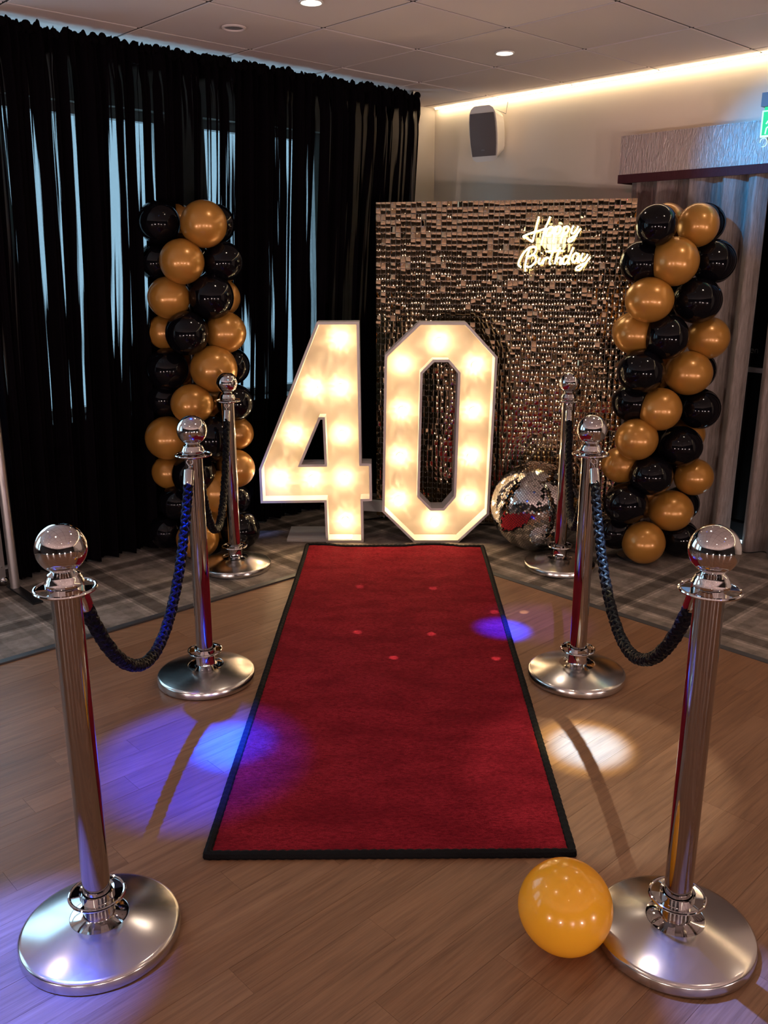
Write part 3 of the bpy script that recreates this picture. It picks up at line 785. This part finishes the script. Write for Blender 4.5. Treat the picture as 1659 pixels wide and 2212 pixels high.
for i in range(150):                                 # gathered heading along the pipe
    x = DW*(i+random.random()*.8)/150; rf.sphere((x, random.uniform(-.018,.018), DTOP-.018+random.uniform(-.008,.016)), random.uniform(.012,.022), 8, 6, random.uniform(.8,1.5))
M['heading'] = mat('gathered_black_heading', (.003,.0022,.003), .95, spec=.02)
rf.build('gathered_heading', M['heading'], e, True)
e2 = empty('drape_frame', R(DA, .60, 0), RZ_B); tag(e2, 'slim metal pipe frame carrying the black drape', 'stand')
for x in (-.012, DW+.045):
    MB().lathe([(.022,0.008),(.022,2.56),(.024,2.56),(.024,2.572),(.0001,2.573)], 20, (x, -AS*.075, 0)).build('upright', M['alu'], e2, True)
    MB().box(x-.024, x+.024, -.13, .2, 0, .008).build('base_plate', M['black_plastic'], e2)
MB().tube([(-.012,-AS*.075,2.49),(DW+.045,-AS*.075,2.49)], .016, 12).build('crossbar', M['alu'], e2, True)

# ---- long taupe curtains and pelmet on the curtain wall
def curtain(a0, a1, label, seed):
    rnd = random.Random(seed); e = empty('long_curtain', R((a0+a1)/2, .12, 0), RZ_A); tag(e, label, 'curtain', 'taupe curtains under the pelmet')
    ly = Vector((-math.sin(RZ_A), math.cos(RZ_A), 0)); bs_ = 1.0 if ly.dot(-V) > 0 else -1.0
    w_ = a1-a0; n = 260; nz = 24; vs = []; fs = []; p_ = [rnd.uniform(0, 6.28) for _ in range(6)]
    for j in range(nz+1):
        z = .008 + 2.04*j/nz; zf = j/nz
        for i in range(n+1):
            x = -w_/2 + w_*i/n
            y = .048*math.sin(2*math.pi*x/.17+p_[0]+.9*math.sin(2*math.pi*x/.7+p_[1])) + .014*zf*zf*math.sin(2*math.pi*x/.062+p_[2]) + .006*math.sin(2*math.pi*x/.11+4*zf+p_[3])
            vs.append((x, bs_*y*(1.0-.15*zf), z))
    for j in range(nz):
        for i in range(n): k = j*(n+1)+i; fs.append((k, k+1, k+n+2, k+n+1))
    m_ = bpy.data.meshes.new('cloth'); m_.from_pydata(vs, [], fs); m_.update(); shade(m_, 180); m_.materials.append(M['curtain'])
    o = link(bpy.data.objects.new('cloth', m_), e)
    sd = o.modifiers.new('thick', 'SOLIDIFY'); sd.thickness = .004
    return e
curtain(1.665, 2.445, 'long taupe curtain behind the balloon column beside the sequin wall', 3)
curtain(2.525, 3.75, 'long taupe curtain across the dark gap from the balloon column', 5)
pe = empty('curtain_pelmet', R(2.6, .1, 1.98)); tag(pe, 'silvery crinkled fabric pelmet with burgundy bottom edge', 'pelmet')
def pp(mb, n, m, s=False): return local(pe, mb.build(n, m, pe, s))
pp(MB().rbox(1.63, 4.0, .185, .20, 2.028, 2.225).rbox(1.63, 1.645, 0.001, .185, 2.028, 2.225).rbox(3.985, 4.0, 0.001, .185, 2.028, 2.225), 'board', M['pelmet'])
pp(MB().rbox(1.63, 4.0, .002, .20, 2.2255, 2.232), 'top_board', M['pelmet'])
pp(MB().rbox(1.627, 4.003, .182, .204, 1.983, 2.028).rbox(1.627, 1.648, .001, .182, 1.983, 2.028), 'trim_band', M['burgundy'])

# ================================================================== SMALLER THINGS
# ---- LED strip along the curtain-wall ceiling line
ls = empty('led_strip', R(2.5, .02, CEIL-.03)); tag(ls, 'glowing warm white light strip along the wall and ceiling edge', 'light strip')
local(ls, MB().rbox(.03, 8.8, .026, .031, CEIL-.008, CEIL-.003).build('glowing_diffuser', M['led'], ls))
local(ls, MB().rbox(.03, 8.8, .0005, .0255, CEIL-.005, CEIL-.0005).build('mounting_rail', M['wall'], ls))
# ---- wall speaker
sc_ = on_b(1053, 288, .13); sa, sb = ab(sc_)
sp = empty('wall_speaker', R(sa, .02, sc_.z)); tag(sp, 'pale rounded loudspeaker with grey grille high on the cream wall', 'speaker')
sp.rotation_euler = (0, 0, 0)
fwd = (Vector((-.72, -1.0, -.22))).normalized(); sx = Vector((0,0,1)).cross(fwd).normalized(); sy = fwd.cross(sx)
def sbody(outline, y0, y1, k0, k1, bow=0.0):
    n = len(outline); vs = []
    for (yy, k) in ((y0, k0), (y1, k1)):
        for (x, z) in outline: vs.append(sc_ + sx*(x*k) + sy*(z*(k if k < 1 else 1)) + fwd*(yy + (bow*(1-(x/.1)**2) if yy == y1 else 0)))
    fs = [(i, (i+1) % n, n+(i+1) % n, n+i) for i in range(n)] + [tuple(range(n)), tuple(range(2*n-1, n-1, -1))]
    return MB().add(vs, fs)
ol = []
hw, hh_ = .098, .165
for (x, z) in [(-.062,-hh_),(.062,-hh_),(.085,-.150),(.094,-.125),(.100,-.06),(.102,0),(.100,.07),(.094,.120),(.080,.148),(.055,hh_),(-.055,hh_),(-.080,.148),(-.094,.120),(-.100,.07),(-.102,0),(-.100,-.06),(-.094,-.125),(-.085,-.150)]: ol.append((x, z))
local(sp, sbody(ol, -.10, .055, .70, 1.0).build('shell', M['speaker'], sp))
gl_ = [(-.084,-.132),(.084,-.132),(.092,-.06),(.094,0),(.092,.07),(.084,.122),(-.084,.122),(-.092,.07),(-.094,0),(-.092,-.06)]
local(sp, sbody(gl_, .050, .062, 1.0, 1.0, .006).build('grille', M['grille'], sp))
bq = sc_ + fwd*.071 + sy*(-.095); 
local(sp, MB().add([bq+sx*x+sy*z+fwd*y for y in (-.004,.001) for (x, z) in ((-.012,-.004),(.012,-.004),(.012,.004),(-.012,.004))], [(0,1,2,3),(4,5,6,7),(0,1,5,4),(1,2,6,5),(2,3,7,6),(3,0,4,7)]).build('badge', M['grey_plastic'], sp))
local(sp, MB().tube([sc_-fwd*.09, R(sa, .001, sc_.z)], .018, 12).build('bracket', M['speaker'], sp, True))
local(sp, MB().tube([sc_+sy*.15-fwd*.06, R(sa+.05, .012, CEIL-.10), R(sa+.06, .010, CEIL-.03)], .0025, 6).build('cable', M['grey_plastic'], sp, True))
# ---- downlights and one unlit round fitting
DLW = 12.0
dl_pts = [(on_z(1090,113,CEIL), 'lit round downlight in the ceiling near the wall speaker'), (on_z(672,3,CEIL), 'lit round downlight in the ceiling above the numeral four')]
a1_, b1_ = ab(dl_pts[0][0]); 
extra = []
for i in range(0, 6):
    for j in range(0, 5):
        aa_ = 1.42 + 1.72*i; bb_ = .98 + 1.85*j
        if aa_ < AMAX-.4 and bb_ < BMAX-.4 and not (i == 0 and j == 0):
            p = R(aa_, bb_, CEIL)
            if (p-dl_pts[1][0]).length < .9 or (p.y > 3.95 and abs(p.x) < 2.2): continue
            extra.append((p, 'lit round ceiling downlight over the open dance floor, away from speaker and numbers'))
def downlight(p, label, grp, power=DLW):
    e = empty('downlight', (p.x, p.y, CEIL)); tag(e, label, 'downlight', grp)
    MB().lathe([(.050,-.001),(.050,-.007),(.043,-.007),(.043,-.003),(.040,-.003),(.040,-.001)], 28).build('rim', M['window_white'], e, True)
    MB().lathe([(.0395,-.0015),(.0395,-.0035),(.0001,-.0040)], 24).build('lens', M['lamp_disc'], e, True)
    spot('downlight_beam', (p.x, p.y, CEIL-.03), (p.x, p.y, 0), power, (1.0,.80,.62), 118, .8, .04)
for p, l in dl_pts: downlight(p, l, None)
for p, l in extra: downlight(p, l, 'downlights over the open dance floor', DLW*(1.25 if p.y > .6 else .2))
sd_ = on_z(505, 58, CEIL); e = empty('ceiling_fitting', (sd_.x, sd_.y, CEIL)); tag(e, 'unlit round recessed fitting in the ceiling above the drape', 'ceiling fitting')
MB().lathe([(.055,-.001),(.055,-.006),(.047,-.009),(.044,-.003),(.044,-.001)], 28).build('rim', M['ceil_tile'], e, True)
MB().lathe([(.0435,-.0012),(.0435,-.003),(.0001,-.003)], 24).build('lens', M['grey_plastic'], e, True)
# ---- exit sign
xs = on_b(1641, 297, .30); xt = on_b(1642, 240, .30); XH = xt.z-xs.z; XW = .34
ex = empty('exit_sign', (xs.x, xs.y, xs.z), RZ_A); tag(ex, 'green illuminated exit sign hanging from the ceiling by the pelmet', 'exit sign')
MB().box(0, XW, 0, .014, 0, XH).build('panel_border', M['exit_white'], ex)
MB().box(.008, XW-.008, -.002, -.0003, .008, XH-.006).build('green_panel', M['exit_green'], ex)
MB().box(-.002, XW, -.018, .045, XH+.016, XH+.078).build('housing', M['grey_plastic'], ex)
MB().box(.01, XW-.01, .0, .030, XH+.0005, XH+.0155).build('lamp_slot', M['exit_green'], ex)
man = MB()
def lim(p0, p1, w_):
    p0 = Vector((p0[0], -.0035, p0[1])); p1 = Vector((p1[0], -.0035, p1[1])); man.tube([p0, p1], w_, 6)
for p0, p1 in (((.062,.085),(.055,.052)),((.055,.052),(.030,.040)),((.030,.040),(.026,.012)),((.055,.052),(.078,.030)),((.078,.030),(.070,.010)),((.060,.080),(.036,.072)),((.036,.072),(.026,.058)),((.062,.080),(.085,.066))): lim(p0, p1, .0032)
man.build('running_figure', M['exit_white'], ex)
MB().tube([(.215+.009*math.cos(k*.7), -.0035, .100+.009*math.sin(k*.7)) for k in range(9)], .002, 6).add([(.13,-.0035,.055),(.22,-.0035,.055),(.22,-.0035,.03),(.27,-.0035,.065),(.22,-.0035,.10),(.22,-.0035,.075),(.13,-.0035,.075)],[(0,1,2,3,4,5,6)]).build('arrow', M['exit_white'], ex)
for x in (.03, XW-.05): MB().tube([(x, .01, XH+.078), (x, .01, CEIL-xs.z)], .003, 8).build('suspension_wire', M['black_rubber'], ex, True)
MB().tube([(.012-.018*math.cos(k*.42), .02, -.022+.020*math.sin(k*.42)) for k in range(13)], .0018, 6).build('loose_tie', M['exit_white'], ex, True)
# ---- neon sign
NY_ = None
def on_panel(x, y, off):
    r_ = ray(x, y); n = snor; p0 = Vector((SL.x, SL.y, 0)) + n*off
    t_ = (p0-CAM).dot(n)/r_.dot(n); return CAM + r_*t_
def Z4(x, y, off=.055): return on_panel(1100+x/7.54, 430+y/7.54, off)
strokes = [
 [(485,285),(462,370),(440,460),(415,560),(392,640),(375,695),(335,668),(280,635),(228,612),(300,575),(400,540),(500,512),(610,470)],
 [(668,285),(625,390),(585,480),(556,580),(535,670),(520,755)],
 [(725,485),(690,452),(645,470),(605,530),(598,585),(635,598),(680,560),(715,500),(735,460),(718,530),(722,575)],
 [(770,440),(755,520),(735,600),(708,695)], [(752,500),(795,445),(835,455),(832,510),(795,560),(748,572)],
 [(900,440),(885,520),(865,600),(836,695)], [(882,500),(925,447),(965,457),(962,510),(925,560),(878,572)],
 [(1050,432),(1020,490),(1012,545),(1045,560),(1090,510),(1125,440)], [(1165,480),(1120,545),(1070,620),(1015,685),(965,692),(968,655),(1030,620),(1110,585)],
 [(330,820),(300,900),(275,1000),(258,1100),(262,1180)],
 [(420,778),(340,785),(270,840),(205,920),(160,1010),(150,1075),(195,1110)],
 [(330,800),(390,772),(435,795),(430,850),(385,905),(315,940)], [(385,910),(432,945),(430,1010),(385,1070),(325,1105),(275,1095)],
 [(505,955),(480,1010),(485,1055),(520,1045),(550,1000)], [(522,885),(530,872)],
 [(575,955),(560,1005),(545,1060)], [(560,1010),(600,958),(645,962)],
 [(745,780),(705,870),(672,960),(655,1030),(680,1065)], [(595,855),(700,848),(800,842),(885,845)],
 [(835,785),(795,880),(765,970),(742,1060)], [(758,1015),(800,960),(840,962),(830,1015),(825,1055),(865,1050)],
 [(965,945),(920,930),(880,970),(868,1030),(900,1060),(945,1020),(985,950)], [(1045,785),(1010,870),(975,960),(955,1030),(985,1055)],
 [(1130,905),(1090,880),(1045,920),(1022,985),(1045,1030),(1090,1000),(1135,915),(1118,980),(1125,1025),(1150,1020)],
 [(1205,880),(1175,940),(1168,995),(1200,1005),(1245,955),(1280,895)], [(1320,945),(1265,1015),(1205,1090),(1145,1150),(1095,1155),(1095,1115),(1150,1080),(1230,1045)]]
def smooth_pts(p, n=6):
    p = [Vector(q) for q in p]
    if len(p) < 3: return p
    out = []
    for i in range(len(p)-1):
        a_, b_, c_, d_ = p[max(i-1,0)], p[i], p[i+1], p[min(i+2, len(p)-1)]
        for k in range(n):
            t_ = k/n; out.append(.5*((2*b_)+(c_-a_)*t_+(2*a_-5*b_+4*c_-d_)*t_**2+(3*b_-a_-3*c_+d_)*t_**3))
    return out+[p[-1]]
nc = Z4(740, 740); ns = empty('neon_sign', (nc.x, nc.y, nc.z)); tag(ns, 'glowing warm neon script reading Happy Birthday on clear backing', 'neon sign')
for s_ in strokes:
    pts = [Z4(q.x, q.y) for q in smooth_pts(s_)]
    local(ns, MB().tube(pts, .0050, 8).build('neon_tube', M['neon'], ns, True))
ol_ = [(185,610),(220,560),(380,490),(400,400),(430,260),(480,232),(530,262),(545,290),(600,285),(640,240),(690,240),(710,330),(760,400),(900,390),(1060,375),(1140,400),(1210,480),(1200,540),(1110,620),(1060,700),(1060,755),(1100,830),(1260,830),(1340,890),(1365,940),(1330,1010),(1240,1120),(1170,1180),(1090,1185),(1040,1120),(940,1085),(840,1080),(740,1095),(640,1105),(470,1105),(360,1150),(285,1215),(235,1205),(180,1140),(125,1090),(125,1020),(180,900),(280,770),(270,710),(205,650)]
ol_ = [Vector(q) for q in ol_]; sm_ = []
n = len(ol_)
for i in range(n):
    a_, b_, c_, d_ = ol_[i-1], ol_[i], ol_[(i+1)%n], ol_[(i+2)%n]
    for k in range(4):
        t_ = k/4; sm_.append(.5*((2*b_)+(c_-a_)*t_+(2*a_-5*b_+4*c_-d_)*t_**2+(3*b_-a_-3*c_+d_)*t_**3))
fr3 = [Z4(q.x, q.y, .048) for q in sm_]; bk3 = [Z4(q.x, q.y, .048)-snor*.005 for q in sm_]; n = len(fr3)
bm = bmesh.new(); f_ = bm.faces.new([bm.verts.new(p) for p in fr3]); bmesh.ops.triangulate(bm, faces=[f_]); me = bpy.data.meshes.new('acrylic_backing'); bm.to_mesh(me); bm.free(); me.materials.append(M['acrylic'])
local(ns, link(bpy.data.objects.new('acrylic_backing', me), ns))
M['acrylic_edge'] = mat('edge_lit_acrylic', (.8,.75,.6), .2, emit=(1.0,.9,.65), estr=.35)  # tube glow caught in the rim, put in as faint emission
local(ns, MB().add(fr3+bk3, [(i, (i+1) % n, n+(i+1) % n, n+i) for i in range(n)]).build('acrylic_edge', M['acrylic_edge'], ns))
zt_ = Z4(1150, 400, .045); 
for x in (480, 1150):
    p = Z4(x, 250 if x < 600 else 405, .046); q = Vector((p.x, p.y, ZT-.006)) - snor*.030
    local(ns, MB().tube([p, Z4(x, 190, .02), q], .0014, 6).build('hanging_wire', M['black_rubber'], ns, True))
point('neon_glow', Z4(700, 620, .16), 1.6, (1.0,.86,.5), .08)
# ---- flight case at the window wall
fc0 = on_z(24, 1262, 0); fa, fb = ab(fc0)
fc = empty('flight_case', R(fa-.12, fb+.35, 0)); tag(fc, 'black flight case with riveted aluminium edges by the drape end', 'flight case')
def fpz(mb, n, m, s=False): return local(fc, mb.build(n, m, fc, s))
FH = .62; a_hi, a_lo, b_lo, b_hi = fa, max(.05, fa-.22), fb+.02, fb+.80
fpz(MB().rbox(a_lo+.003, a_hi-.003, b_lo+.003, b_hi-.003, .035, FH-.003), 'panels', M['black_plastic'])
for (aq, bq_) in ((a_hi, b_lo), (a_lo, b_lo), (a_hi, b_hi), (a_lo, b_hi)):
    sa_ = -1 if aq == a_hi else 1; sb_ = 1 if bq_ == b_lo else -1
    A_ = sorted((aq, aq+sa_*.034)); B_ = sorted((bq_, bq_+sb_*.034))
    fpz(MB().rbox(A_[0], A_[1], B_[0], B_[1], .03, FH), 'edge_angle', M['alu'])
    for z in (.10, .22, .34, .46, .56):
        c_ = R(aq - sa_*.001, bq_+sb_*.016, z); fpz(MB().sphere(c_, .0042, 8, 6), 'rivet', M['chrome'], True)
    c_ = R(aq+sa_*.010, bq_+sb_*.010, .024); fpz(MB().sphere(c_, .024, 16, 10), 'ball_corner', M['chrome'], True)
    c_ = R(aq+sa_*.010, bq_+sb_*.010, FH-.010); fpz(MB().sphere(c_, .022, 16, 10), 'ball_corner', M['chrome'], True)
for z in (.03, FH-.03): fpz(MB().rbox(a_hi-.004, a_hi+.002, b_lo+.03, b_hi-.03, z, z+.03), 'edge_angle', M['alu'])
# ---- cable on the floor behind the numbers
pts = [on_z(x, y, .005) for x, y in ((690,1140),(760,1126),(800,1121),(830,1117),(870,1121),(930,1128))]
cb = MB().tube([Vector(q) for q in pts], .004, 8).build('power_cable', M['black_rubber'], None, True); tag(cb, 'thin black power cable on the floor behind the numbers', 'cable')
# ---- disco effect lights on the ceiling, just out of the picture, and their beams
def effect(p, label, lens, grp='effect lights on the ceiling'):
    e = empty('effect_light', (p[0], p[1], CEIL)); tag(e, label, 'effect light', grp)
    MB().box(-.02, .02, -.02, .02, -.03, -.0005).build('bracket', M['black_plastic'], e)
    MB().lathe([(.0001,-.085),(.035,-.084),(.045,-.07),(.045,-.031),(.0001,-.030)], 20).build('housing', M['black_plastic'], e, True)
    for k in range(3):
        t_ = k*2.094; MB().sphere((.020*math.cos(t_), .020*math.sin(t_), -.086), .009, 10, 8).build('lens', M[lens], e, True)
Lz = CEIL-.10
E1, E2, E3, E4 = Vector((-.80,3.50,Lz)), Vector((.98,3.48,Lz)), Vector((.1,2.6,Lz)), Vector((-1.6,1.2,Lz))
lab = 'small black disco effect light clamped to the ceiling over the dance floor'
for p, ln in ((E1,'blue_lens'),(E2,'white_lens'),(E3,'blue_lens'),(E4,'blue_lens'),(Vector((1.5,.6,Lz)),'blue_lens'),(Vector((0,-1.4,Lz)),'white_lens'),(Vector((-1.2,-2.2,Lz)),'blue_lens'),(Vector((2.0,-2.0,Lz)),'blue_lens')): effect(p, lab, ln)
BLUE = (.02,.09,1.0)
def beam(src, px, power, col, deg, blend, z=0.0, size=.015): spot('effect_beam', src, on_z(px[0], px[1], z), power, col, deg, blend, size)
beam(E1, (505,1610), 11000, (.0,.050,1.0), 7.5, 1.0)
beam(E1, (430,1635), 1700, (.0,.022,1.0), 17.0, .75)
beam(E2, (1085,1362), 9000, (.0,.02,1.0), 6.5, 1.0)
beam(E2, (1160,1345), 200, (.25,.12,1.0), 13.0, 1.0)
beam(E2, (1272,1612), 2900, (.20,.52,1.0), 6.6, .9)
beam(E2, (1262,1612), 420, (1.0,.80,.25), 8.2, .5)
beam(E2, (1290,1660), 110, (1.0,.95,.72), 19.0, .35)
beam(E4, (5,2110), 2600, (.05,.12,1.0), 16, .8)
beam(E3, (1665,2210), 900, (.10,.22,1.0), 10, .8)
beam(E4, (120,1650), 22, (.45,.15,1.0), 40, 1.0)
spot('effect_beam', E3, on_b(1680, 330, .2), 600, (.02,.40,1.0), 20, 1.0, .02)
spot('effect_beam', E3, on_b(1420, 300, .0), 26, (1.0,.22,.25), 20, 1.0, .02)
spot('effect_beam', E3, on_y(574, 1050, LY), 260, (.10,.30,1.0), 7, 1.0, .02)
spot('effect_beam', E3, on_y(492, 850, ST['BL'].y), 60, (.10,.65,1.0), 5, 1.0, .02)
for (x, y) in ((777,1268),(935,1271),(772,1366),(932,1371),(850,1421),(1068,1322),(1072,1423),(1131,1318)):
    beam(E3, (x, y), 520, (1.0,.82,.62), 1.0, .8, .012, .004)  # mirror ball dots on the carpet, made with added narrow spots

# ---- unseen fill lights added along the far walls to brighten the ceiling
for (a_, b_) in ((8.9, 2.2), (8.9, 5.0), (8.9, 7.6), (6.2, 9.1), (3.4, 9.1)):
    p = R(a_, b_, 0); e = empty('fill_uplighter', p); tag(e, 'added black fill light on the floor against the dark far walls', 'fill_uplighter', 'added fill lights along the far walls')
    MB().lathe([(.07,0),(.08,.01),(.08,.16),(.07,.17),(.065,.165),(.0001,.160)], 24).build('can', M['black_plastic'], e, True)
    MB().lathe([(.062,.166),(.062,.168),(.0001,.170)], 20).build('lens', M['lamp_disc'], e, True)
    tgt = R(a_*.5+2.2*.5, b_*.5+2.6*.5, CEIL)
    spot('fill_uplighter_beam', (p.x, p.y, .20), tgt, 290, (1.0,.75,.69), 120, 1.0, .05)
